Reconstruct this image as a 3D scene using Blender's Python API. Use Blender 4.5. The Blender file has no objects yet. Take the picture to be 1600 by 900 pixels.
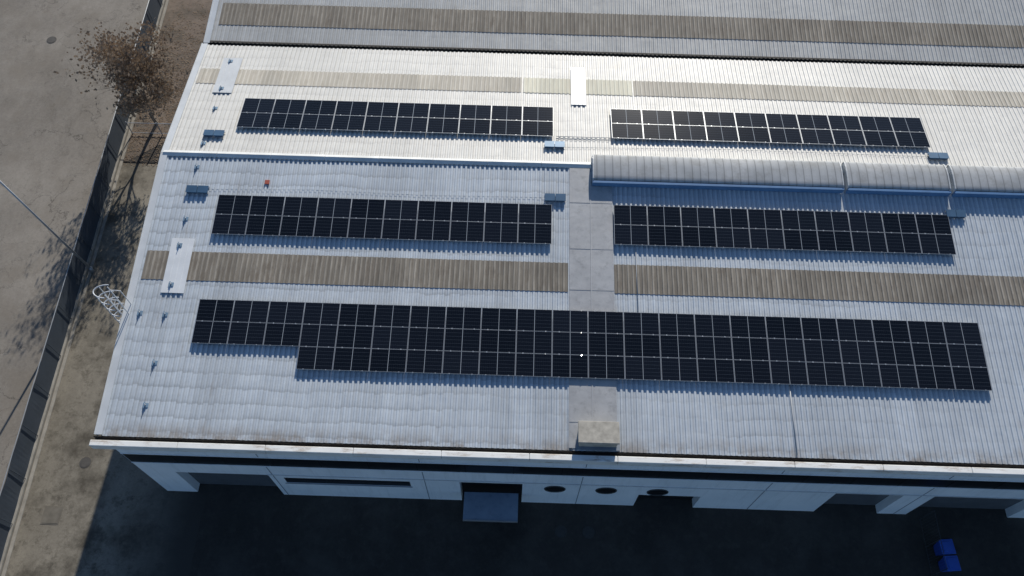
import bpy, bmesh, math, random
from mathutils import Matrix, Vector, noise
random.seed(11)
scn=bpy.context.scene
COL=scn.collection
A1=0.0936; A2=0.1023; GZ=-10.49; XR=62.0
L1=15.4; W2=9.05
VY=W2*math.cos(A2); VZ=-W2*math.sin(A2)

# ---------------------------------------------------------------- materials
def mat(name):
    m=bpy.data.materials.new(name); m.use_nodes=True
    nt=m.node_tree; b=nt.nodes['Principled BSDF']
    return m,nt,b
def N(nt,t,**k):
    n=nt.nodes.new(t)
    for a,v in k.items(): setattr(n,a,v)
    return n
def coord(nt,scale=(1,1,1),out='Object',loc=(0,0,0)):
    tc=N(nt,'ShaderNodeTexCoord'); mp=N(nt,'ShaderNodeMapping')
    mp.inputs['Scale'].default_value=scale; mp.inputs['Location'].default_value=loc
    nt.links.new(tc.outputs[out],mp.inputs['Vector']); return mp.outputs['Vector']
def noi(nt,scale,vec,detail=4,rough=.55):
    n=N(nt,'ShaderNodeTexNoise'); n.inputs['Scale'].default_value=scale
    n.inputs['Detail'].default_value=detail; n.inputs['Roughness'].default_value=rough
    nt.links.new(vec,n.inputs['Vector']); return n.outputs['Fac']
def ramp(nt,fac,stops):
    r=N(nt,'ShaderNodeValToRGB'); e=r.color_ramp.elements
    while len(e)<len(stops): e.new(.5)
    for i,(p,c) in enumerate(stops):
        e[i].position=p
        if not isinstance(c,(tuple,list)): c=(c,c,c)
        e[i].color=(*c[:3],1)
    nt.links.new(fac,r.inputs['Fac']); return r.outputs['Color']
def mix(nt,fac,a,b,mode='MIX'):
    m=N(nt,'ShaderNodeMix',data_type='RGBA',blend_type=mode)
    for s,v in ((m.inputs[0],fac),(m.inputs[6],a),(m.inputs[7],b)):
        if isinstance(v,(int,float)): s.default_value=v
        elif isinstance(v,tuple): s.default_value=(*v[:3],1)
        else: nt.links.new(v,s)
    return m.outputs[2]
def math_(nt,op,a,b=0,c=None):
    m=N(nt,'ShaderNodeMath',operation=op)
    for i,v in enumerate((a,b) if c is None else (a,b,c)):
        if isinstance(v,(int,float)): m.inputs[i].default_value=v
        else: nt.links.new(v,m.inputs[i])
    return m.outputs[0]
def sep(nt,vec):
    s=N(nt,'ShaderNodeSeparateXYZ'); nt.links.new(vec,s.inputs[0]); return s.outputs
def bump(nt,b,h,strength=.3,dist=.02):
    n=N(nt,'ShaderNodeBump'); n.inputs['Strength'].default_value=strength; n.inputs['Distance'].default_value=dist
    nt.links.new(h,n.inputs['Height']); nt.links.new(n.outputs[0],b.inputs['Normal'])

def simple(name,c,rough=.6,metal=0,var=.15,scale=2.0):
    m,nt,b=mat(name)
    v=coord(nt); f=noi(nt,scale,v)
    col=ramp(nt,f,[(.25,tuple(x*(1-var) for x in c)),(.75,tuple(min(1,x*(1+var)) for x in c))])
    nt.links.new(col,b.inputs['Base Color']); b.inputs['Roughness'].default_value=rough; b.inputs['Metallic'].default_value=metal
    return m

def roof_mat(name,base,rough=.5,dirt=(.25,.19,.13),eave=None,rows=.9,var=.16,groove=.3,spec=.5):
    m,nt,b=mat(name)
    v=coord(nt); s=sep(nt,v)
    big=noi(nt,.18,v,5)
    vs=coord(nt,(3.2,.25,.25)); streak=noi(nt,1.0,vs,5,.65)
    fine=noi(nt,9,v,3)
    fl=math_(nt,'FLOOR',math_(nt,'MULTIPLY',s[0],1.0)); wn=N(nt,'ShaderNodeTexWhiteNoise',noise_dimensions='1D'); nt.links.new(fl,wn.inputs['W'])
    sheet=wn.outputs['Value']
    t=math_(nt,'MULTIPLY_ADD',sheet,.14,math_(nt,'MULTIPLY_ADD',streak,.55,math_(nt,'MULTIPLY_ADD',big,.55,math_(nt,'MULTIPLY',fine,.2))))
    col=ramp(nt,t,[(.42,tuple(x*(1-var) for x in base)),(.98,tuple(min(.92,x*(1+var)) for x in base))])
    fr=math_(nt,'FRACT',math_(nt,'MULTIPLY',s[0],4.0))
    g=ramp(nt,fr,[(0,.74),(.22,.90),(.42,1.0),(.55,1.0),(.9,1.0),(.96,.60),(1,.68)])
    ga=ramp(nt,noi(nt,.3,coord(nt,loc=(5,5,0)),4),[(.3,groove*.7),(.7,min(1,groove*1.5))])
    col=mix(nt,ga,col,mix(nt,1.0,col,g,'MULTIPLY'))
    rib=math_(nt,'FLOOR',math_(nt,'MULTIPLY',s[0],4.0)); w2=N(nt,'ShaderNodeTexWhiteNoise',noise_dimensions='1D'); nt.links.new(rib,w2.inputs['W'])
    wob=noi(nt,1.0,coord(nt,(.25,.2,.2)),2)
    ph=math_(nt,'FRACT',math_(nt,'MULTIPLY_ADD',s[1],1/.74,math_(nt,'MULTIPLY_ADD',w2.outputs['Value'],.14,math_(nt,'MULTIPLY',wob,.7))))
    rowc=ramp(nt,ph,[(0,.66),(.07,.74),(.20,.92),(.45,1.0),(.80,1.05),(.95,1.06),(1,.66)])  # row tones: shading of the lapped sheets painted into the colour
    amt=ramp(nt,math_(nt,'MULTIPLY_ADD',s[0],-.006,noi(nt,.16,v,3)),[(.25,.22),(.52,1.0)])
    amt=math_(nt,'MULTIPLY',amt,rows)
    col=mix(nt,amt,col,mix(nt,1.0,col,rowc,'MULTIPLY'))
    dm=ramp(nt,noi(nt,.7,coord(nt,(2,.5,.5),loc=(31,4,0)),8,.75),[(.58,0.0),(.75,.4)])
    col=mix(nt,dm,col,dirt)
    if eave:
        em=math_(nt,'MULTIPLY',ramp(nt,math_(nt,'MULTIPLY_ADD',s[1],1,-eave[0]),[(0,1.0),(eave[1],0.0)]) ,ramp(nt,noi(nt,1.2,v,6,.7),[(.40,0),(.62,.75)]))
        col=mix(nt,em,col,(.23,.17,.11))
    nt.links.new(col,b.inputs['Base Color']); b.inputs['Roughness'].default_value=rough
    b.inputs['Specular IOR Level'].default_value=spec
    bump(nt,b,math_(nt,'MULTIPLY_ADD',ph,.25*rows,noi(nt,2.2,coord(nt,(1.4,1,1)),3)),.3,.03)
    return m
M_front=roof_mat('coated roofing toned for shade',(.55,.595,.635),.5,eave=(-15.4,.9),rows=.78,groove=.95,var=.2)  # same sheeting, darker and bluer: shade put into the colour
M_rear=roof_mat('coated roofing toned for sunlight',(.72,.705,.66),.52,dirt=(.45,.39,.30),rows=.4,var=.13,groove=1.0,spec=.55)  # same sheeting, paler and warmer: sunlight put into the colour
M_far=roof_mat('weathered roofing',(.47,.475,.465),.55,dirt=(.20,.18,.15),rows=.2,groove=1.0,var=.22)
def fibre(name,lo,hi,dirt,gr=.85,da=.65):
    m,nt,b=mat(name); v=coord(nt)
    st=noi(nt,1,coord(nt,(5,.5,.5)),5,.7); big=noi(nt,.35,v,4)
    t=math_(nt,'MULTIPLY_ADD',st,.75,math_(nt,'MULTIPLY',big,.25))
    col=ramp(nt,t,[(.38,lo),(.60,hi)])
    s=sep(nt,v); fr=math_(nt,'FRACT',math_(nt,'MULTIPLY',s[0],4.0))
    groove=ramp(nt,fr,[(.0,.55),(.35,.6),(.55,1.0),(.8,1.0),(1,.6)])
    col=mix(nt,gr,col,mix(nt,1,col,groove,'MULTIPLY'))
    fl=math_(nt,'FLOOR',math_(nt,'MULTIPLY',s[0],1.0)); wn=N(nt,'ShaderNodeTexWhiteNoise',noise_dimensions='1D'); nt.links.new(fl,wn.inputs['W'])
    sh=ramp(nt,wn.outputs['Value'],[(0,.86),(1,1.06)]); col=mix(nt,1.0,col,sh,'MULTIPLY')
    dm=ramp(nt,noi(nt,1.5,coord(nt,(2.2,.7,.7)),7,.7),[(.50,0),(.68,da)]); col=mix(nt,dm,col,dirt)
    nt.links.new(col,b.inputs['Base Color']); b.inputs['Roughness'].default_value=.75
    return m
M_fib=fibre('aged fibreglass sheet',(.245,.215,.175),(.41,.365,.30),(.15,.12,.09))
M_fibr=fibre('pale fibreglass sheet',(.51,.475,.40),(.65,.605,.52),(.39,.34,.27),.5,.45)  # paler copy for the strips on the rear slope
M_fiby=fibre('new fibreglass sheet',(.72,.69,.56),(.82,.79,.65),(.58,.53,.41),.35,.3)
M_white=simple('white coated sheet',(.74,.76,.77),.4,0,.08,1.5)
M_ridge=simple('worn white ridge sheet',(.66,.67,.66),.45,0,.18,1.0)
M_flash=simple('pale flashing',(.62,.64,.65),.42,0,.1,1.2)
M_joint=simple('dull vault joint strip',(.50,.52,.53),.6,0,.1,1.2)
def cap_mat():
    m,nt,b=mat('eave capping with rust stains'); v=coord(nt)
    col=ramp(nt,noi(nt,.8,v,5),[(.3,(.76,.76,.73)),(.7,(.88,.88,.85))])
    r=ramp(nt,noi(nt,1,coord(nt,(.8,3,3)),8,.75),[(.52,0),(.68,.8)])
    col=mix(nt,r,col,(.36,.26,.17))
    nt.links.new(col,b.inputs['Base Color']); b.inputs['Roughness'].default_value=.5; return m
M_cap=cap_mat()
def wall_mat():
    m,nt,b=mat('white precast panel'); v=coord(nt)
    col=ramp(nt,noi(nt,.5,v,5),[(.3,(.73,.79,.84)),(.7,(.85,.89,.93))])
    st=ramp(nt,noi(nt,1,coord(nt,(3,3,.25)),5,.7),[(.50,0),(.75,.35)])
    col=mix(nt,st,col,(.47,.49,.51)); nt.links.new(col,b.inputs['Base Color']); b.inputs['Roughness'].default_value=.8; return m
M_wall=wall_mat()
M_dark=simple('dark recess',(.014,.015,.017),.5,0,.2)
M_glass=simple('dark window glass',(.008,.009,.011),.35,0,.2)
M_gutter=simple('grimy gutter',(.06,.052,.045),.8,0,.4)
M_shut=simple('grey roller shutter',(.12,.13,.145),.5,.1,.15,1)
def walk_mat(name,lo,hi):
    m,nt,b=mat(name); v=coord(nt)
    col=ramp(nt,noi(nt,.8,v,7,.7),[(.3,lo),(.7,hi)])
    d=ramp(nt,noi(nt,3,v,6,.7),[(.52,0),(.72,.55)]); col=mix(nt,d,col,tuple(x*.6 for x in lo))
    nt.links.new(col,b.inputs['Base Color']); b.inputs['Roughness'].default_value=.45; b.inputs['Metallic'].default_value=.1
    bump(nt,b,noi(nt,1.1,v,2),.3,.05); return m
M_walk=walk_mat('galvanised cover sheet',(.36,.365,.37),(.49,.495,.50))
M_canopy=walk_mat('blue grey canopy sheet',(.20,.27,.36),(.28,.36,.46))
M_seam=simple('dull folded seam',(.46,.47,.48),.5,.1,.1)
M_conc=simple('weathered concrete',(.40,.375,.325),.9,0,.3,3)
M_alu=simple('aluminium frame',(.50,.52,.54),.4,.5,.05)
M_glint=simple('sun glint wedge',(.30,.30,.30),.045,1.0,.02)  # mirror-like metal for wedges added to make the clamps glint
M_galv=simple('galvanised steel',(.40,.42,.44),.45,.5,.12)
M_matt=simple('dull grey conduit',(.42,.44,.46),.9,0,.12)
M_post=simple('dark painted post',(.05,.055,.06),.6,0,.12)
M_jnt=simple('grey joint sealant',(.22,.25,.29),.8,0,.12)
M_sill=simple('grey window sill',(.36,.39,.42),.8,0,.12)
M_cage=simple('bright galvanised tube',(.58,.60,.62),.5,.1,.08)
M_blue=simple('blue grey metal housing',(.06,.13,.22),.4,.2,.15)
M_anch=simple('pale blue coated plate',(.20,.30,.40),.5,.1,.15)
M_kerbshade=simple('kerb sheet in shadow blue',(.09,.20,.38),.5,0,.15)  # blue of the shade band under the skylights, painted on the kerb
M_red=simple('faded red plate',(.38,.08,.05),.6,0,.15)
def sky_mat():
    m,nt,b=mat('polycarbonate vault'); v=coord(nt); s=sep(nt,v)
    fr=math_(nt,'FRACT',math_(nt,'MULTIPLY',s[0],1/.42))
    g=ramp(nt,fr,[(0,.56),(.08,.62),(.14,1.0),(.5,1.04),(1,.94)])
    col=ramp(nt,noi(nt,.6,v,5),[(.3,(.36,.375,.385)),(.7,(.48,.49,.495))])
    col=mix(nt,1,col,g,'MULTIPLY')
    d=ramp(nt,noi(nt,1.6,v,7,.7),[(.48,0),(.70,.55)]); col=mix(nt,d,col,(.25,.245,.23))
    nt.links.new(col,b.inputs['Base Color']); b.inputs['Roughness'].default_value=.8; b.inputs['Specular IOR Level'].default_value=.15; return m
M_vault=sky_mat()
PWID,PHEI=1.722,1.146
def pv_mat():
    m,nt,b=mat('monocrystalline cells under glass'); v=coord(nt); s=sep(nt,v)
    def line(axis,period,width,off=0):
        f=math_(nt,'FRACT',math_(nt,'MULTIPLY_ADD',s[axis],1/period,off))
        d=math_(nt,'ABSOLUTE',math_(nt,'SUBTRACT',f,.5))
        return math_(nt,'GREATER_THAN',d,.5-width/period/2)
    gx=line(0,(PWID-.05)/18,.004,-.025*18/(PWID-.05)); gy=line(1,(PHEI-.05)/6,.007,.025*6/(PHEI-.05))
    mid=math_(nt,'LESS_THAN',math_(nt,'ABSOLUTE',math_(nt,'SUBTRACT',s[0],PWID/2)),.012)
    oi=N(nt,'ShaderNodeObjectInfo')
    cell=ramp(nt,oi.outputs['Random'],[(0,(.004,.006,.010)),(1,(.009,.012,.019))])
    col=mix(nt,math_(nt,'MULTIPLY',gx,.07),cell,(.35,.38,.42))
    col=mix(nt,math_(nt,'MULTIPLY',gy,.28),col,(.26,.31,.38))
    col=mix(nt,math_(nt,'MULTIPLY',mid,.75),col,(.46,.50,.54))
    nt.links.new(col,b.inputs['Base Color']); b.inputs['Roughness'].default_value=.14
    b.inputs['Specular IOR Level'].default_value=.26
    return m
M_pv=pv_mat()
def asphalt(name,lo,hi,crack=.6,patch=(.2,.17,.13),pa=.3,ck_w=.007,grad=None):
    m,nt,b=mat(name); v=coord(nt)
    t=math_(nt,'MULTIPLY_ADD',noi(nt,.15,v,6,.6),.45,math_(nt,'MULTIPLY_ADD',noi(nt,7,v,5,.85),.33,math_(nt,'MULTIPLY',noi(nt,1.3,coord(nt,(1,.35,1)),6,.75),.22)))
    col=ramp(nt,t,[(.39,lo),(.61,hi)])
    pm=ramp(nt,noi(nt,.35,coord(nt,loc=(9,3,0)),7,.7),[(.48,0),(.66,pa)]); col=mix(nt,pm,col,patch)
    p2=ramp(nt,noi(nt,1.6,coord(nt,loc=(1,7,0)),7,.75),[(.52,0),(.66,pa*.8)]); col=mix(nt,p2,col,patch)
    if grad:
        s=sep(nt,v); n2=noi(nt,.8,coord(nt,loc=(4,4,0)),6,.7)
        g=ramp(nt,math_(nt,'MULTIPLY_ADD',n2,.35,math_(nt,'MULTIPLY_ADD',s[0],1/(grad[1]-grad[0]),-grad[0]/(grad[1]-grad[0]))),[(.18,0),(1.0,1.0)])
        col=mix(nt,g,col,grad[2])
    dv=N(nt,'ShaderNodeVectorMath',operation='ADD')
    nn=N(nt,'ShaderNodeTexNoise'); nn.inputs['Scale'].default_value=.6; nn.inputs['Detail'].default_value=7; nn.inputs['Roughness'].default_value=.65; nt.links.new(v,nn.inputs['Vector'])
    sc=N(nt,'ShaderNodeVectorMath',operation='SCALE'); sc.inputs['Scale'].default_value=3.5; nt.links.new(nn.outputs['Color'],sc.inputs[0])
    nt.links.new(v,dv.inputs[0]); nt.links.new(sc.outputs[0],dv.inputs[1])
    for S_,w_,k in ((.20,ck_w,1.0),(.55,ck_w*1.6,.55)):
        vo=N(nt,'ShaderNodeTexVoronoi',feature='DISTANCE_TO_EDGE'); vo.inputs['Scale'].default_value=S_
        nt.links.new(dv.outputs[0],vo.inputs['Vector'])
        ck=ramp(nt,vo.outputs['Distance'],[(.0,crack*k),(w_,0)])
        ck=math_(nt,'MULTIPLY',ck,ramp(nt,noi(nt,.25,coord(nt,loc=(2+S_*30,8,0)),3),[(.42,.1),(.58,1)]))
        col=mix(nt,ck,col,tuple(x*.3 for x in lo))
    nt.links.new(col,b.inputs['Base Color']); b.inputs['Roughness'].default_value=.92
    bump(nt,b,noi(nt,25,v,4,.7),.6,.015); return m
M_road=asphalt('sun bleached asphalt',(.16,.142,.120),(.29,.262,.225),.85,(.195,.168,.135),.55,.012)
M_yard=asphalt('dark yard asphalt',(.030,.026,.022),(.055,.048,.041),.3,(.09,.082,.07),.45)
M_strip=asphalt('mossy concrete apron',(.155,.138,.110),(.275,.248,.20),.5,(.065,.056,.042),.9,.008,(-2.8,2.2,(.052,.047,.041)))  # darkens towards the yard, deepening the building's shadow in the colour
M_soil=asphalt('soil with dead leaves',(.13,.10,.08),(.24,.19,.15),0,(.06,.055,.04),.8)
M_bark=simple('bark',(.19,.165,.14),.9,0,.3,4)
def leaf_mat():
    m,nt,b=mat('withered leaves'); v=coord(nt)
    col=ramp(nt,noi(nt,1.6,v,3),[(.3,(.19,.135,.09)),(.5,(.31,.225,.155)),(.7,(.42,.32,.23))])
    nt.links.new(col,b.inputs['Base Color']); b.inputs['Roughness'].default_value=.8
    tr=N(nt,'ShaderNodeBsdfTranslucent'); nt.links.new(col,tr.inputs['Color']); ms=N(nt,'ShaderNodeMixShader'); ms.inputs[0].default_value=.3
    nt.links.new(b.outputs[0],ms.inputs[1]); nt.links.new(tr.outputs[0],ms.inputs[2]); nt.links.new(ms.outputs[0],nt.nodes['Material Output'].inputs['Surface'])
    return m
M_leaf=leaf_mat()
M_screen=simple('dark screening cloth',(.045,.06,.08),.85,0,.12,1.5)
M_kerb=simple('pale concrete kerb',(.30,.28,.245),.9,0,.25,2)
M_iron=simple('cast iron',(.09,.083,.075),.7,.2,.2,6)
M_bin=simple('blue plastic',(.02,.07,.38),.4,0,.1)
M_binlid=simple('deep blue plastic lid',(.03,.11,.50),.4,0,.1)
M_rub=simple('black rubber',(.02,.02,.02),.8)

# ---------------------------------------------------------------- mesh helpers
def link(o): COL.objects.link(o); return o
WM={}
def par(o,p):
    o.parent=p; o.matrix_parent_inverse=WM[p.name].inverted() if p.name in WM else Matrix.Identity(4)
def meshobj(name,verts,faces,m,parent=None,smooth=False):
    me=bpy.data.meshes.new(name); me.from_pydata([tuple(v) for v in verts],[],faces); me.update()
    if m: me.materials.append(m)
    if smooth:
        for p in me.polygons: p.use_smooth=True
    o=link(bpy.data.objects.new(name,me))
    if parent: par(o,parent)
    return o
def tag(o,label,cat,group=None):
    o["label"]=label; o["category"]=cat
    if group: o["group"]=group
def empty(name,loc,label,cat,group=None):
    e=link(bpy.data.objects.new(name,None)); e.location=loc; e.empty_display_size=.5
    WM[e.name]=Matrix.Translation(loc); tag(e,label,cat,group); return e
class MB:
    def __init__(s): s.v=[]; s.f=[]
    def box(s,a,b,M=None):
        x0,y0,z0=a; x1,y1,z1=b; n=len(s.v)
        P=[(x0,y0,z0),(x1,y0,z0),(x1,y1,z0),(x0,y1,z0),(x0,y0,z1),(x1,y0,z1),(x1,y1,z1),(x0,y1,z1)]
        if M: P=[tuple(M@Vector(p)) for p in P]
        s.v+=P; s.f+=[tuple(n+i for i in q) for q in ((0,3,2,1),(4,5,6,7),(0,1,5,4),(1,2,6,5),(2,3,7,6),(3,0,4,7))]
        return s
    def tube(s,p0,p1,r0,r1=None,n=8,cap=True):
        r1=r0 if r1 is None else r1; p0=Vector(p0);p1=Vector(p1); d=(p1-p0).normalized()
        a=d.orthogonal().normalized(); b=d.cross(a); k=len(s.v)
        for p,r in ((p0,r0),(p1,r1)):
            for i in range(n):
                t=2*math.pi*i/n; s.v.append(tuple(p+a*r*math.cos(t)+b*r*math.sin(t)))
        for i in range(n): j=(i+1)%n; s.f.append((k+i,k+j,k+n+j,k+n+i))
        if cap: s.f.append(tuple(k+i for i in range(n))[::-1]); s.f.append(tuple(k+n+i for i in range(n)))
        return s
    def quad(s,*P):
        n=len(s.v); s.v+=[tuple(p) for p in P]; s.f.append(tuple(range(n,n+len(P)))); return s
    def ring(s,c,ax,r,t,n=20,m=6):
        c=Vector(c);ax=Vector(ax).normalized();a=ax.orthogonal().normalized();b=ax.cross(a);k=len(s.v)
        for i in range(n):
            th=2*math.pi*i/n; d=a*math.cos(th)+b*math.sin(th)
            for j in range(m):
                ph=2*math.pi*j/m; s.v.append(tuple(c+d*(r+t*math.cos(ph))+ax*t*math.sin(ph)))
        for i in range(n):
            for j in range(m):
                i2=(i+1)%n;j2=(j+1)%m; s.f.append((k+i*m+j,k+i2*m+j,k+i2*m+j2,k+i*m+j2))
        return s
    def obj(s,name,m,parent=None,smooth=False): return meshobj(name,s.v,s.f,m,parent,smooth)
def bevel(o,w=.01,seg=2):
    b=o.modifiers.new('bevel','BEVEL'); b.width=w; b.segments=seg; b.limit_method='ANGLE'; return o
VG=.17
def FP(u,v,h=0): return Vector((u, v*math.cos(A1)-h*math.sin(A1), v*math.sin(A1)+h*math.cos(A1)))
def RP(u,v,h=0): return Vector((u, v*math.cos(A2)+h*math.sin(A2), -v*math.sin(A2)+h*math.cos(A2)))
def TP(u,v,h=0): return Vector((u, VY+VG+v*math.cos(A1)-h*math.sin(A1), VZ+.02+v*math.sin(A1)+h*math.cos(A1)))
def sheet(name,fn,x0,x1,v0,v1,m,parent,off=0,pitch=.25,hgt=.04,step=.008):
    prof=[(0,0),(.44,0),(.56,1),(.88,1)]
    xs=[]; k=math.floor(x0/pitch)
    while k*pitch<x1:
        for f,h in prof:
            x=(k+f)*pitch
            if x0<=x<=x1: xs.append((x,h*hgt))
        k+=1
    S=.26; n_=max(2,int((v1-v0)/S)); vs=[v0+(v1-v0)*i/n_ for i in range(n_+1)]
    verts=[];faces=[]
    for v in vs:
        for x,h in xs:
            r=math.floor(x/pitch)
            w=step*noise.noise(Vector((r*.37+off*9,v*1.3,3.1)))+step*.9*noise.noise(Vector((x*.5,v*.25,8)))
            w+=step*.5*noise.noise(Vector((r*5.3,v*2.6,1.7)))
            verts.append(tuple(fn(x,v,h+off+w)))
    n=len(xs)
    for j in range(len(vs)-1):
        for i in range(n-1): faces.append((j*n+i,j*n+i+1,(j+1)*n+i+1,(j+1)*n+i))
    return meshobj(name,verts,faces,m,parent)
def slab(fn,u0,u1,v0,v1,h0,h1):
    mb=MB(); P=[fn(u0,v0,h0),fn(u1,v0,h0),fn(u1,v1,h0),fn(u0,v1,h0),fn(u0,v0,h1),fn(u1,v0,h1),fn(u1,v1,h1),fn(u0,v1,h1)]
    mb.v=[tuple(p) for p in P]; mb.f=[(0,3,2,1),(4,5,6,7),(0,1,5,4),(1,2,6,5),(2,3,7,6),(3,0,4,7)]
    return mb
def addm(a,b):
    n=len(a.v); a.v+=b.v; a.f+=[tuple(n+i for i in f) for f in b.f]; return a

# ---------------------------------------------------------------- ground
TH=.031
def fx(y,d=0): return -8.72+(8-y)*TH+d     # line of the fence
def sheetq(name,P,z,m,kind='structure'):
    o=meshobj(name,[(x,y,z) for x,y in P],[(0,1,2,3)],m); o["kind"]=kind; return o
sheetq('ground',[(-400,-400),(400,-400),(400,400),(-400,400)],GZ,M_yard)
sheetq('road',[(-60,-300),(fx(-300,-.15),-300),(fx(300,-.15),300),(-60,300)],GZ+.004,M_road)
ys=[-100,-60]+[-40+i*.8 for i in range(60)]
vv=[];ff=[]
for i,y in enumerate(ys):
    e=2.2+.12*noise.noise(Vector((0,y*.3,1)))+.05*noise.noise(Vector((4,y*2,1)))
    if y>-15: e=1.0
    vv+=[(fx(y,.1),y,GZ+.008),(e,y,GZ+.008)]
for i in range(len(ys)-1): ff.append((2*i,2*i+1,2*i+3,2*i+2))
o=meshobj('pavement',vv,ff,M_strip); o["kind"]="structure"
vv=[];ff=[]; ys=[7.4+i*.5 for i in range(60)]
for i,y in enumerate(ys):
    e=fx(y,.1); f=-5.2+.5*noise.noise(Vector((2,y*.4,1)))
    if i<5: f=-8.62+(f+8.62)*(i+1)/6
    vv+=[(e,y,GZ+.012),(0 if i>=5 else f,y,GZ+.012)]
for i in range(len(ys)-1): ff.append((2*i,2*i+1,2*i+3,2*i+2))
o=meshobj('soil',vv,ff,M_soil); o["kind"]="structure"

# ---------------------------------------------------------------- main warehouse
wh=empty('warehouse',(25,-3,GZ),"long white warehouse with low pitched corrugated roof carrying solar panels","warehouse")
YF=-15.35
ops=[(1.7,6.5,GZ,-6.8),(7.2,13.8,-8.1,-7.2),(16.4,19.7,GZ,-7.0),(25.9,29.2,GZ,-8.3),(35.9,39.4,GZ,-6.9),(41.0,46.6,GZ,-6.9),(48.5,53.5,GZ,-6.9)]
band=(-5.25,-3.95)
xs=sorted({0.0,XR}|{a for o_ in ops for a in o_[:2]}); zs=sorted({GZ,-1.62,*band}|{a for o_ in ops for a in o_[2:]})
mb=MB(); DEP=.08; DD=.55
for i in range(len(xs)-1):
    for j in range(len(zs)-1):
        cx=(xs[i]+xs[i+1])/2; cz=(zs[j]+zs[j+1])/2
        if band[0]<cz<band[1]: continue
        if any(a<cx<b and c<cz<d for a,b,c,d in ops): continue
        mb.quad((xs[i],YF,zs[j]),(xs[i+1],YF,zs[j]),(xs[i+1],YF,zs[j+1]),(xs[i],YF,zs[j+1]))
for a,b,c,d in ops:
    dep=DEP if c>GZ else DD
    mb.quad((a,YF,c),(a,YF+dep,c),(a,YF+dep,d),(a,YF,d)); mb.quad((b,YF,c),(b,YF,d),(b,YF+dep,d),(b,YF+dep,c))
    mb.quad((a,YF,d),(a,YF+dep,d),(b,YF+dep,d),(b,YF,d))
    if c>GZ: mb.quad((a,YF,c),(b,YF,c),(b,YF+dep,c),(a,YF+dep,c))
for x in (0,XR):
    mb.quad((x,YF,GZ),(x,YF,-1.62),(x,0,-.12),(x,VY,VZ-.12),(x,VY,GZ))
mb.quad((0,VY,GZ),(0,VY,VZ-.15),(XR,VY,VZ-.15),(XR,VY,GZ))
mb.obj('wall',M_wall,wh)
m2=MB().box((.01,YF+.02,band[0]-.01),(XR-.01,YF+.10,band[1]+.01)); m2.obj('ribbon_window',M_glass,wh)
for i in range(1,26):
    x=i*2.4; MB().box((x-.03,YF+.005,band[0]),(x+.03,YF+.019,band[1])).obj('mullion',M_dark,wh)
mb=MB()
for x in (6.75,14.6,22.7,32.2,40.3,47.6):
    mb.box((x-.02,YF-.012,GZ),(x+.02,YF-.001,band[0]-.16)); mb.box((x-.02,YF-.012,band[1]+.13),(x+.02,YF-.001,-1.93))
mb.obj('panel_joint',M_jnt,wh)
mb=MB(); mb.box((0,YF-.03,band[0]-.10),(XR,YF-.002,band[0]-.02)); mb.box((0,YF-.03,band[1]+.02),(XR,YF-.002,band[1]+.10))
bevel(mb.obj('string_course',M_wall,wh),.01)
mb=MB(); mb.box((6.5,YF-.04,-6.75),(XR,YF-.002,-6.68)); mb.obj('trim',M_flash,wh)
for k,(a,b,c,d) in enumerate(ops):
    if c>GZ: continue
    mb=MB(); z=GZ+.02; y=YF+DD-.1 
    while z<d-.02:
        mb.box((a+.02,y,z),(b-.02,y+.04,min(z+.10,d))); mb.box((a+.02,y+.012,min(z+.10,d)),(b-.02,y+.04,min(z+.12,d))); z+=.12
    mb.obj('roller_shutter',M_shut if k not in (2,3) else M_dark,wh)
def window(a,b,c,d,n):
    w=MB().box((a+.04,YF+.045,c+.04),(b-.04,YF+.06,d-.04)).obj('window',M_glass,wh)
    fr=MB(); t=.045
    fr.box((a,YF+.02,c),(b,YF+.07,c+t)).box((a,YF+.02,d-t),(b,YF+.07,d)).box((a,YF+.02,c+t),(a+t,YF+.07,d-t)).box((b-t,YF+.02,c+t),(b,YF+.07,d-t))
    for i in range(1,n): x=a+(b-a)*i/n; fr.box((x-.02,YF+.025,c+t),(x+.02,YF+.044,d-t))
    f=fr.obj('frame',M_post,w)
    s=MB().box((a-.08,YF-.05,c-.07),(b+.08,YF-.002,c-.003)).obj('sill',M_sill,w); bevel(s,.01)
window(7.2,13.8,-8.1,-7.2,6)
for x in (21.4,24.1,26.8):
    mb=MB(); n=32
    mb.quad(*[(x+.50*math.cos(2*math.pi*i/n),YF-.008,-7.68+.50*math.sin(2*math.pi*i/n)) for i in range(n)])
    w=mb.obj('porthole_window',M_glass,wh)
    MB().ring((x,YF-.01,-7.68),(0,1,0),.53,.04,32,8).obj('frame',M_post,w,True)
cn=MB(); cn.box((16.6,-16.85,-8.82),(19.5,-15.36,-8.74)); o=cn.obj('canopy',M_canopy,wh); bevel(o,.01)
mb=MB(); mb.box((16.6,-16.89,-8.9),(19.5,-16.852,-8.70))
for x in (16.8,18.05,19.3): mb.tube((x,-16.7,-8.83),(x,-15.37,-9.5),.03,n=6)
mb.obj('canopy_bracket',M_galv,o)

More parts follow.
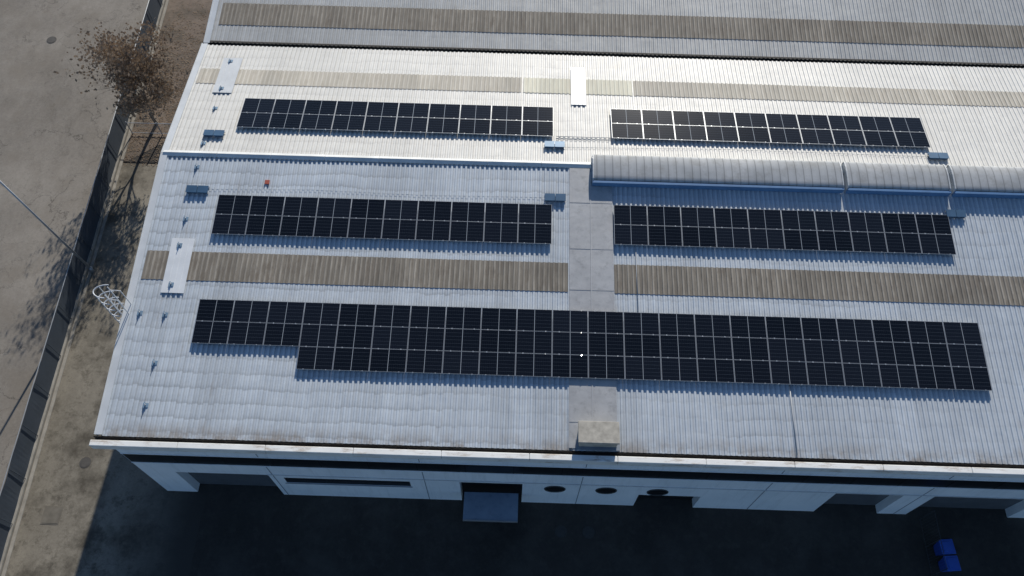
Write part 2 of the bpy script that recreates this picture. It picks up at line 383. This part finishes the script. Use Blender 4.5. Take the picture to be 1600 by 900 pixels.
mb=MB(); mb.box((-.3,-15.58,-1.78),(XR,-15.36,-1.70)); mb.box((-.3,-15.36,-1.78),(XR,-15.33,-1.50)); mb.obj('gutter',M_gutter,wh)
mb=MB()
x=-.35; seg=4.05
while x<XR:
    x2=min(x+seg,XR); dz=.006*((int(x*7))%2)
    mb.box((x,-15.82,-1.90),(x2-.012,-15.53,-1.40+dz)); x=x2
o=mb.obj('eave_capping',M_cap,wh); bevel(o,.03,3)
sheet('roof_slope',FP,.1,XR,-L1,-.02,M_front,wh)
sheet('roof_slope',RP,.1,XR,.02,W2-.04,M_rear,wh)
slab(FP,.02,XR,-L1+.15,-.01,-.10,-.035).obj('roof_deck',M_dark,wh); slab(RP,.02,XR,.01,W2-.1,-.10,-.035).obj('roof_deck',M_dark,wh)
sheet('daylight_strip',FP,.25,21.66,-7.42,-5.82,M_fib,wh,off=.022,step=.006)
sheet('daylight_strip',FP,23.95,XR,-7.42,-5.82,M_fib,wh,off=.022,step=.006)
sheet('daylight_strip',RP,.25,19.05,5.6,6.87,M_fibr,wh,off=.022,step=.006)
sheet('daylight_strip',RP,25.4,XR,5.6,6.87,M_fibr,wh,off=.022,step=.006)
sheet('daylight_strip',RP,19.06,25.39,5.6,6.87,M_fiby,wh,off=.024,step=.006)
for fn,u0,u1,v0,v1 in ((FP,1.4,2.55,-8.15,-5.1),(RP,1.4,2.5,4.8,7.8),(RP,21.85,22.72,4.65,7.85)):
    a=slab(fn,u0,u1,v0,v1,.078,.086)
    for k in range(1,4): addm(a,slab(fn,u0+(u1-u0)*k/4-.015,u0+(u1-u0)*k/4+.015,v0,v1,.0862,.10))
    a.obj('cover_sheet',M_white if fn is FP else M_flash,wh)
mb=MB(); seams=[-15.3,-14.05,-11.9,-9.6,-7.3,-5.0,-2.3,-.2]
for i in range(len(seams)-1):
    for (a,b) in ((21.7,22.8),(22.815,23.95)):
        d=.003*((i*3+int(a))%3)
        addm(mb,slab(FP,a,b,seams[i]+.01,seams[i+1]+.02 if i<6 else (-.2 if a<22 else -1.28),.060+d,.071+d))
mb.obj('walkway_sheet',M_walk,wh)
mb=MB()
for s_ in seams[1:-1]: addm(mb,slab(FP,21.72,23.93,s_-.02,s_+.005,.0785,.084))
addm(mb,slab(FP,22.79,22.825,-14.0,-.5,.0785,.092)); mb.obj('standing_seam',M_seam,wh)
mb=MB()
def ridge(u0,u1,vf,vr,h):
    P=[FP(u0,vf,.055),FP(u0,vf,.055+.02),Vector((u0,0,h)),RP(u0,vr,.075),RP(u0,vr,.055)]
    Q=[p+Vector((u1-u0,0,0)) for p in P]; n=len(mb.v); mb.v+=[tuple(p) for p in P+Q]
    for i in range(4): mb.f.append((n+i,n+5+i,n+6+i,n+i+1))
    mb.f.append((n+4,n+3,n+2,n+1,n)); mb.f.append((n+5,n+6,n+7,n+8,n+9))
x=-.1
while x<22.85:
    x2=min(x+2.9,22.88); ridge(x,x2-.015,-.17,.2,.145+.006*(int(x)%2)); x=x2
x=22.9
while x<XR:
    x2=min(x+2.9,XR); ridge(x,x2-.015,-.05,.68,.15+.004*(int(x)%2)); x=x2
mb.obj('ridge_cap',M_ridge,wh)
mb=MB()
for fn,v0,v1 in ((FP,-15.35,0),(RP,0,W2)):
    addm(mb,slab(fn,-.20,.14,v0,v1,.05,.085)); addm(mb,slab(fn,-.22,-.18,v0,v1,-.28,.11))
mb.obj('rake_flashing',M_flash,wh)
mb=MB(); mb.box((0,VY-.05,VZ-.16),(XR,VY+.32,VZ-.12)); mb.obj('valley_gutter',M_gutter,wh)
def vault(u0,u1):
    prof=[(-1.12,.05),(-1.12,.42),(-1.06,.455),(-.85,.475),(-.55,.49),(-.2,.495),(.1,.485),(.36,.46),(.50,.42),(.56,.08)]
    n=len(prof); vs_=[];fs_=[]; nx=max(2,int((u1-u0)/.42))
    for i in range(nx+1):
        x=u0+(u1-u0)*i/nx
        for v,z in prof: vs_.append((x,v*math.cos(A1),-abs(v)*math.sin(A1)+z))
    for i in range(nx):
        for j in range(n-1): fs_.append((i*n+j,(i+1)*n+j,(i+1)*n+j+1,i*n+j+1))
    o=meshobj('skylight_vault',vs_,fs_,M_vault,wh,False)
    for p in o.data.polygons:
        if 1<=p.index%(n-1)<=7: p.use_smooth=True
    for x in (u0,u1): MB().quad(*[(x,v*math.cos(A1),-abs(v)*math.sin(A1)+z) for v,z in prof]).obj('end_panel',M_flash,o)
    k=slab(FP,u0-.05,u1+.05,-1.26,-1.13,.045,.41); k.obj('kerb',M_kerbshade,o)  # kerb face, its blue painted in for the skylight's shade
    for x in (u0-.05,u1-.02):
        e=MB(); P=[(x,v*math.cos(A1),-abs(v)*math.sin(A1)+z+.02) for v,z in prof[1:]]
        Q=[(p[0]+.07,p[1],p[2]) for p in P]; nn=len(P); e.v=P+Q; e.f=[(i,nn+i,nn+i+1,i+1) for i in range(nn-1)]
        e.obj('end_strip',M_joint,o)
for a,b in ((22.95,36.05),(36.35,41.65),(41.95,49.5),(49.8,61.5)): vault(a,b)
mb=MB().box((22.15,-15.15,-1.55),(23.9,-14.2,-.78)); ch=mb.obj('chimney',M_conc,wh); bevel(ch,.02)
bevel(MB().box((22.08,-15.2,-.777),(23.97,-14.15,-.66)).obj('chimney_cap',M_conc,ch),.02)
MB().box((22.0,-15.3,-1.5),(24.05,-14.0,-1.32)).obj('chimney_flashing',M_jnt,ch)

# ---------------------------------------------------------------- neighbouring warehouse
w2=empty('warehouse',(25,20,GZ),"neighbouring warehouse, weathered grey corrugated roof beyond a dark gutter","warehouse")
sheet('roof_slope',TP,.2,XR,0,15.0,M_far,w2)
sheet('daylight_strip',TP,.5,XR,1.35,3.05,M_fib,w2,off=.022,step=.006)
sheet('daylight_strip',TP,.5,XR,8.2,9.8,M_fib,w2,off=.022,step=.006)
slab(TP,.1,XR,.15,15,-.10,-.035).obj('roof_deck',M_dark,w2)
mb=MB(); addm(mb,slab(TP,-.12,.22,-.1,15,.05,.085)); addm(mb,slab(TP,-.14,-.09,-.1,15,-.3,.12)); mb.obj('rake_flashing',M_flash,w2)
mb=MB(); y2=TP(0,15)[1]; z2=TP(0,15)[2]
mb.quad((.02,VY+.3,GZ),(.02,VY+.3,VZ-.1),(.02,y2,z2-.12),(.02,y2+14,VZ-.1),(.02,y2+14,GZ))
mb.quad((XR,VY+.3,GZ),(XR,VY+.3,VZ-.1),(XR,y2,z2-.12),(XR,y2+14,VZ-.1),(XR,y2+14,GZ))
mb.quad((.02,y2+14,GZ),(.02,y2+14,VZ-.1),(XR,y2+14,VZ-.1),(XR,y2+14,GZ)); mb.obj('wall',M_wall,w2)
mb=MB(); mb.quad((.1,y2,z2),(XR,y2,z2),(XR,y2+14.1,VZ),(.1,y2+14.1,VZ)); mb.obj('roof_slope',M_far,w2)
slab(TP,-.1,XR,-.02,.08,.045,.075).obj('valley_flashing',M_gutter,w2)

# ---------------------------------------------------------------- solar panels
TX=.016; TY=.008
gl=MB(); gl.quad((TX,-PHEI+TY,.031),(PWID-TX,-PHEI+TY,.031),(PWID-TX,-TY,.031),(TX,-TY,.031))
gme=bpy.data.meshes.new('photovoltaic_glass'); gme.from_pydata(gl.v,[],gl.f); gme.materials.append(M_pv)
fr=MB()
fr.box((0,-PHEI,0),(PWID,-PHEI+TY,.035)).box((0,-TY,0),(PWID,0,.035)).box((0,-PHEI+TY,0),(TX,-TY,.035)).box((PWID-TX,-PHEI+TY,0),(PWID,-TY,.035))
fr.quad((TX,-PHEI+TY,.026),(PWID-TX,-PHEI+TY,.026),(PWID-TX,-TY,.026),(TX,-TY,.026))
for x in (.28,PWID-.34): fr.box((x,-PHEI-.02,-.075),(x+.06,.02,-.001))
for x in (.30,PWID-.34): fr.box((x,-PHEI-.004,-.03),(x+.06,-PHEI+.026,.048)); fr.box((x,-.026,-.03),(x+.06,.003,.048))
nf=len(fr.f)
for x in (PWID-.34,):    # wedge added on the clamp, tilted to catch a sun glint
    y=-.016
    fr.quad((x+.01,y-.008,.0630),(x+.035,y-.008,.0616),(x+.035,y+.014,.0513),(x+.01,y+.014,.0527))
    fr.quad((x+.01,y-.008,.0485),(x+.035,y-.008,.0485),(x+.035,y-.008,.0616),(x+.01,y-.008,.0630))
fme=bpy.data.meshes.new('solar_panel'); fme.from_pydata(fr.v,[],fr.f); fme.materials.append(M_alu); fme.materials.append(M_glint)
for i in range(nf,len(fr.f)): fme.polygons[i].material_index=1
def panel(front,u,v):
    fn=FP if front else RP
    o=link(bpy.data.objects.new('solar_panel',fme)); g=link(bpy.data.objects.new('photovoltaic_glass',gme))
    o.matrix_world=Matrix.Translation(fn(u,v,.17))@Matrix.Rotation(A1 if front else -A2,4,'X')@Matrix.Rotation(random.uniform(-.0015,.0015),4,'Y')@Matrix.Rotation(random.uniform(-.003,.003),4,'X')
    g.parent=o
    tag(o,"black monocrystalline solar panel with thin aluminium frame on corrugated roof","solar panel","solar panels mounted in rows on the roof")
PW_,PH_=PWID+.02,PHEI+.008
for fr_,u,v in ((False,3.43,4.27),(False,24.05,4.27),(True,3.38,-2.55),(True,24.0,-2.46)):
    for i in range(10):
        for j in range(2): panel(fr_,u+i*PW_,v-j*PH_)
for i in range(22):
    for j in range(3):
        if i<3 and j==2: continue
        panel(True,3.46+i*PW_,-8.49-j*PH_)

# ---------------------------------------------------------------- small roof equipment
def jbox(fn,u,v,w=1.1):
    p=fn(u,v); e=empty('equipment_tray',p,"small dark blue equipment tray standing on corrugated roof near panels","equipment box","equipment trays on the roof")
    addm(slab(fn,u,u+w,v-.10,v-.02,.055,.085),slab(fn,u,u+w,v-.46,v-.38,.055,.085)).obj('rail',M_galv,e)
    b=slab(fn,u+.03,u+w*.48,v-.43,v-.05,.087,.19); addm(b,slab(fn,u+w*.52,u+w-.03,v-.43,v-.05,.087,.19)); bevel(b.obj('housing',M_blue,e),.015)
    addm(slab(fn,u+.0,u+w*.49,v-.45,v-.03,.192,.205),slab(fn,u+w*.51,u+w,v-.45,v-.03,.192,.205)).obj('lid',M_blue,e)
for fn,u,v,w in ((RP,20.35,1.62,1.1),(RP,41.2,1.62,1.05),(RP,1.75,1.72,1.1),(FP,1.6,-2.0,1.15),(FP,20.4,-1.85,1.1),(FP,41.35,-2.1,1.0)): jbox(fn,u,v,w)
def anchor(fn,u,v,h0=.05):
    p=fn(u,v); e=empty('lifeline_anchor',p,"galvanised fall protection anchor post on a small base plate","roof anchor","roof safety anchors along the gable edge")
    addm(slab(fn,u-.13,u+.13,v-.10,v+.10,h0,h0+.02),slab(fn,u-.10,u-.05,v-.16,v+.16,h0+.021,h0+.035)).obj('base_plate',M_anch,e)
    MB().tube(fn(u,v,h0),fn(u,v,h0+.11),.035,.03,10).obj('post',M_galv,e,True)
    MB().ring(fn(u,v,h0+.14),(1,0,0),.04,.012,14,6).obj('eyelet',M_galv,e,True)
for fn,vs_ in ((RP,(7.5,5.15,3.55,.8)),(FP,(-.8,-3.95,-5.5,-7.7,-9.3,-11.8,-13.9))):
    for v in vs_: anchor(fn,1.85,v,.10 if v in (7.5,5.15,-5.5,-7.7) else .05)
anchor(FP,.6,-9.25)
def conduit(name,pts,label,r=.022):
    o=MB()
    for a,b in zip(pts,pts[1:]): o.tube(a,b,r,n=8)
    ob=o.obj(name,M_matt,None,True); tag(ob,label,"conduit"); return ob
conduit('conduit',[FP(32.2,-11.95,.07),FP(32.2,-15.3,.07)],"thin galvanised conduit running down the roof to the gutter",.028)
conduit('conduit',[FP(25.1,-4.9,.06),FP(25.1,-8.45,.06)],"thin galvanised conduit linking two panel rows",.016)
conduit('conduit',[RP(21.0,2.1,.07),RP(24.1,2.1,.07)],"galvanised conduit bridging the gap between panel rows",.018)
conduit('conduit',[RP(21.0,1.95,.07),RP(24.1,1.95,.07)],"galvanised conduit bridging the gap between panel rows",.014)
conduit('conduit',[FP(2.7,-2.15,.048),FP(8,-2.0,.048),FP(14,-2.12,.048),FP(20.4,-2.05,.048)],"thin cable conduit laid across the corrugated roof",.006)
conduit('lifeline_cable',[RP(21.4,1.3,.05),RP(30,1.5,.05),RP(41.2,1.4,.05)],"thin steel cable laid across the bright roof slope",.007)
o=slab(FP,5.6,5.85,-1.75,-1.5,.045,.09).obj('marker_box',M_red); bevel(o,.01); tag(o,"small faded red box fixed on the corrugated roof","marker box")

# ---------------------------------------------------------------- caged ladder
ld=empty('caged_ladder',(-.5,-9.1,GZ),"galvanised access ladder with round safety cage rising past the roof edge","ladder")
zt=1.0; LY=-9.05
for y in (LY-.22,LY+.22): MB().tube((-.36,y,GZ),(-.36,y,zt),.026,n=8).obj('rail',M_cage,ld,True)
z=GZ+.3
while z<zt-.1: MB().tube((-.36,LY-.22,z),(-.36,LY+.22,z),.013,n=6).obj('rung',M_cage,ld); z+=.35
def hoop(z):
    h=MB(); pr=None
    for i in range(17):
        t=math.pi*i/16; p=Vector((-.36-.62*math.sin(t),LY-.36*math.cos(t),z))
        if pr: h.tube(pr,p,.030,n=6)
        pr=p
    h.obj('hoop',M_cage,ld)
z=zt-.02-.62*14
while z<zt+.05: hoop(z); z+=.62
for t in (.25,.75):
    t*=math.pi; MB().tube((-.36-.62*math.sin(t),LY-.36*math.cos(t),GZ+2.4),(-.36-.62*math.sin(t),LY-.36*math.cos(t),zt),.022,n=6).obj('cage_bar',M_cage,ld)
mb=MB()
for y in (LY-.26,LY+.26): mb.tube((-.36,y,zt-.35),(.08,y,zt-.40),.022,n=8); mb.tube((.08,y,zt-.40),(.08,y,-.85),.022,n=8)
mb.obj('handrail',M_cage,ld,True)

# ---------------------------------------------------------------- perimeter fence (built along y, then turned to its line)
fe=empty('perimeter_fence',(-8.72,8,GZ),"long low concrete wall with dark screened mesh beside the road","fence")
bevel(MB().box((-8.84,-70,GZ-.1),(-8.60,60,GZ+.22)).obj('plinth',M_kerb,fe),.02)
vs_=[];fs_=[]
n=520
for i in range(n+1):
    y=-70+130*i/n; w=.03*noise.noise(Vector((y*.8,0,0)))
    vs_+=[(-8.72+w,y,GZ+.23),(-8.72-w,y,GZ+1.95+.05*noise.noise(Vector((y*.5,3,0))))]
for i in range(n): fs_.append((2*i,2*i+2,2*i+3,2*i+1))
meshobj('screen',vs_,fs_,M_screen,fe)
mb=MB().tube((-8.74,-70,GZ+1.98),(-8.74,60,GZ+1.98),.025,n=8); mb.obj('rail',M_galv,fe)
y=-25
while y<32:
    MB().tube((-8.66,y,GZ+.22),(-8.66,y,GZ+2.0),.02,n=8).obj('post',M_screen,fe); y+=2.5
fe.rotation_euler=(0,0,TH)
kb=MB(); kb.v=[(fx(y,dx),y,GZ+dz) for y in (-70,60) for dx,dz in ((.16,-.1),(.36,-.1),(.36,.07),(.16,.07))]
kb.f=[(0,1,2,3),(7,6,5,4),(0,4,5,1),(1,5,6,2),(2,6,7,3),(3,7,4,0)]
kb=kb.obj('kerb',M_kerb); kb["kind"]="structure"; bevel(kb,.015)
gt=empty('gate',(-7,10,GZ),"low grey metal mesh gate closing the side passage","gate")
for x in (-8.3,-6.2,-.4): MB().tube((x,9.8,GZ),(x,9.8,GZ+1.3),.04,n=8).obj('post',M_galv,gt)
mb=MB()
for z in (.15,1.2): mb.tube((-8.3,9.8,GZ+z),(-.4,9.8,GZ+z),.022,n=6)
x=-8.2
while x<-.45: mb.tube((x,9.8,GZ+.15),(x,9.8,GZ+1.2),.008,n=4,cap=False); x+=.12
mb.obj('bars',M_galv,gt)

# ---------------------------------------------------------------- street lamp
LX=-8.02; LYY=-1.45; TX_=-9.05
sl=empty('street_lamp',(LX,LYY,GZ),"tall slim straight galvanised street lamp standing beside the fence","street lamp")
MB().tube((LX,LYY,GZ),(LX,LYY,GZ+.5),.12,.11,12).obj('base',M_galv,sl,True)
mb=MB(); mb.tube((LX,LYY,GZ+.5),(TX_,LYY,GZ+10.2),.08,.045,12); mb.tube((TX_,LYY,GZ+10.15),(TX_-1.3,LYY,GZ+10.5),.035,.03,10); mb.obj('pole',M_galv,sl,True)
mb=MB().box((TX_-2.0,LYY-.13,GZ+10.44),(TX_-1.25,LYY+.13,GZ+10.56)); bevel(mb.obj('lamp_head',M_galv,sl),.05,3)
MB().box((TX_-1.92,LYY-.08,GZ+10.42),(TX_-1.4,LYY+.08,GZ+10.438)).obj('lens',M_glass,sl)

# ---------------------------------------------------------------- tree
TBX=-6.85
tr=empty('tree',(TBX,10.8,GZ),"deciduous tree with brown withered leaves growing behind the fence","tree")
wood=MB(); tips=[]
def grow(p,d,length,r,lev):
    segs=3 if lev<3 else 2; q=p
    for i in range(segs):
        d=(d+Vector((random.gauss(0,.10),random.gauss(0,.10),random.gauss(0,.06)+.05))).normalized()
        q2=q+d*length/segs; r2=r*.88
        wood.tube(q,q2,r,r2,n=7 if lev<2 else 4,cap=False); q=q2; r=r2
        if lev>=3: tips.append(q.copy())
        if lev>=1 and i<segs-1 and lev<5:
            s=(d+Vector((random.gauss(0,.7),random.gauss(0,.7),random.gauss(.1,.35)))).normalized(); grow(q,s,length*.62,r*.62,lev+1)
    if lev<5:
        k=4 if lev==0 else (3 if lev<3 else 2)
        for i in range(k):
            a=2*math.pi*(i+random.random()*.5)/k; sp=.84 if lev<2 else .74
            s=(d+Vector((math.cos(a)*sp,math.sin(a)*sp,random.uniform(0,.32)))).normalized()
            grow(q,s,length*random.uniform(.76,.88),r*.66,lev+1)
grow(Vector((TBX,10.8,GZ)),Vector((.16,.0,1)),2.15,.14,0)
wood.obj('trunk',M_bark,tr)
lv=MB()
for t in tips:
    dens=noise.noise(t*.6)
    if dens<-.30: continue
    for k in range(int(2.0+7*max(0,dens+.20))):
        c=t+Vector((random.gauss(0,.19),random.gauss(0,.19),random.gauss(0,.16)))
        a=Vector((random.gauss(0,1),random.gauss(0,1),random.gauss(0,1))).normalized(); b=a.orthogonal().normalized(); s=random.uniform(.07,.13)
        lv.quad(c-a*s,c+b*s*.65,c+a*s,c-b*s*.65)
lv.obj('crown',M_leaf,tr)
lf=MB()
for i in range(5000):
    x=random.uniform(-8.4,-4.0); y=random.gauss(13,5)
    if y<7 or y>30: continue
    s=random.uniform(.03,.07); a=random.random()*6.28; z=GZ+.016+random.random()*.02
    lf.quad(*[(x+s*math.cos(a+k*1.57),y+s*.7*math.sin(a+k*1.57),z+.01*(k%2)) for k in range(4)])
o=lf.obj('fallen_leaves',M_leaf); o["kind"]="stuff"

# ---------------------------------------------------------------- manholes, bins, side fence
def manhole(x,y,r,sq=False,z=GZ+.009,lab="round cast iron manhole cover set in concrete",m=None):
    mb=MB()
    if sq:
        mb.box((x-r,y-r,z-.05),(x+r,y+r,z+.012)); mb.box((x-r*.86,y-r*.86,z+.0125),(x+r*.86,y+r*.86,z+.022))
    else:
        mb.tube((x,y,z-.05),(x,y,z+.012),r,n=32); mb.tube((x,y,z+.0122),(x,y,z+.020),r*.82,n=32)
    o=mb.obj('manhole_cover',m or M_iron); tag(o,lab,"manhole cover"); return o
M_sqm=simple('worn concrete cover',(.15,.135,.11),.9,0,.2,3)
M_irond=simple('blackened cast iron',(.05,.048,.045),.7,0,.2,6)
manhole(-16.7,18.6,.36,lab="round cast iron manhole cover set in worn asphalt"); manhole(-5,-13.9,.32); manhole(-6,-16.9,.5,True,lab="square concrete inspection cover set in the pavement",m=M_sqm)
for x in (21.9,23.4): manhole(x,-16.9,.34,lab="round blackened manhole cover set in dark asphalt",m=M_irond)
def wbin(x,y,rot):
    M=Matrix.Translation((x,y,GZ))@Matrix.Rotation(rot,4,'Z')
    e=link(bpy.data.objects.new('waste_bin',None)); e.matrix_world=M; tag(e,"blue plastic wheeled waste bin with closed lid in the yard","waste bin","blue waste bins in the yard")
    mb=MB(); b0=[(-.26,-.26,.12),(.26,-.26,.12),(.26,.26,.12),(-.26,.26,.12)]; b1=[(-.34,-.36,1.06),(.34,-.36,1.06),(.34,.36,1.06),(-.34,.36,1.06)]
    mb.v=b0+b1; mb.f=[(0,3,2,1),(4,5,6,7),(0,1,5,4),(1,2,6,5),(2,3,7,6),(3,0,4,7)]
    def c(ob): ob.parent=e; return ob
    c(bevel(mb.obj('body',M_bin),.03,3))
    l=MB().box((-.37,-.39,1.065),(.37,.39,1.12)); l.box((-.25,-.26,1.1205),(.25,.26,1.16)); c(bevel(l.obj('lid',M_binlid),.02,2))
    c(MB().tube((-.28,.44,1.04),(.28,.44,1.04),.02,n=8).obj('handle',M_rub))
    for sx in (-.28,.28): c(MB().tube((sx-.03,.24,.1),(sx+.03,.24,.1),.1,n=16).obj('wheel',M_rub))
wbin(42.35,-17.3,.08); wbin(42.42,-18.15,.06)
sf=empty('mesh_fence',(42.2,-17,GZ),"short dark mesh fence panel standing out from the warehouse wall","fence")
for y in (-15.6,-17.1,-18.6): MB().tube((41.7,y,GZ),(41.7,y,GZ+1.9),.025,n=8).obj('post',M_post,sf)
mb=MB()
for z in (.1,1.85): mb.tube((41.7,-15.6,GZ+z),(41.7,-18.6,GZ+z),.014,n=6)
y=-18.5
while y<-15.6: mb.tube((41.7,y,GZ+.1),(41.7,y,GZ+1.85),.005,n=4,cap=False); y+=.15
mb.obj('mesh',M_post,sf)

# ---------------------------------------------------------------- light, sky, camera
sd=Vector((.35,2.1,1.0)).normalized()
el=math.asin(sd.z); az=math.atan2(sd.x,sd.y)
w=bpy.data.worlds.new('World'); scn.world=w; w.use_nodes=True; nt=w.node_tree
bg=nt.nodes['Background']; st=nt.nodes.new('ShaderNodeTexSky'); st.sky_type='NISHITA'; st.sun_disc=False
st.sun_elevation=el; st.sun_rotation=az; st.ozone_density=4.5; st.dust_density=.3
nt.links.new(st.outputs[0],bg.inputs['Color']); bg.inputs['Strength'].default_value=.095
su=bpy.data.lights.new('sun','SUN'); su.energy=5.0; su.angle=math.radians(.5); su.color=(1,.945,.85)
so=link(bpy.data.objects.new('sun',su)); so.rotation_euler=sd.to_track_quat('Z','Y').to_euler(); so.location=(0,0,30)
cam=bpy.data.cameras.new('camera'); co=link(bpy.data.objects.new('camera',cam))
cam.sensor_width=36; cam.lens=1303.0/1600*36; cam.clip_end=2000; cam.clip_start=.5
co.matrix_world=Matrix.Translation((19.0561,-27.7481,35.6902))@Matrix.Rotation(.0106,4,'Z')@Matrix.Rotation(.5131,4,'X')@Matrix.Rotation(.0212,4,'Z')
scn.camera=co
scn.view_settings.view_transform='Standard'; scn.view_settings.look='None'; scn.view_settings.exposure=0
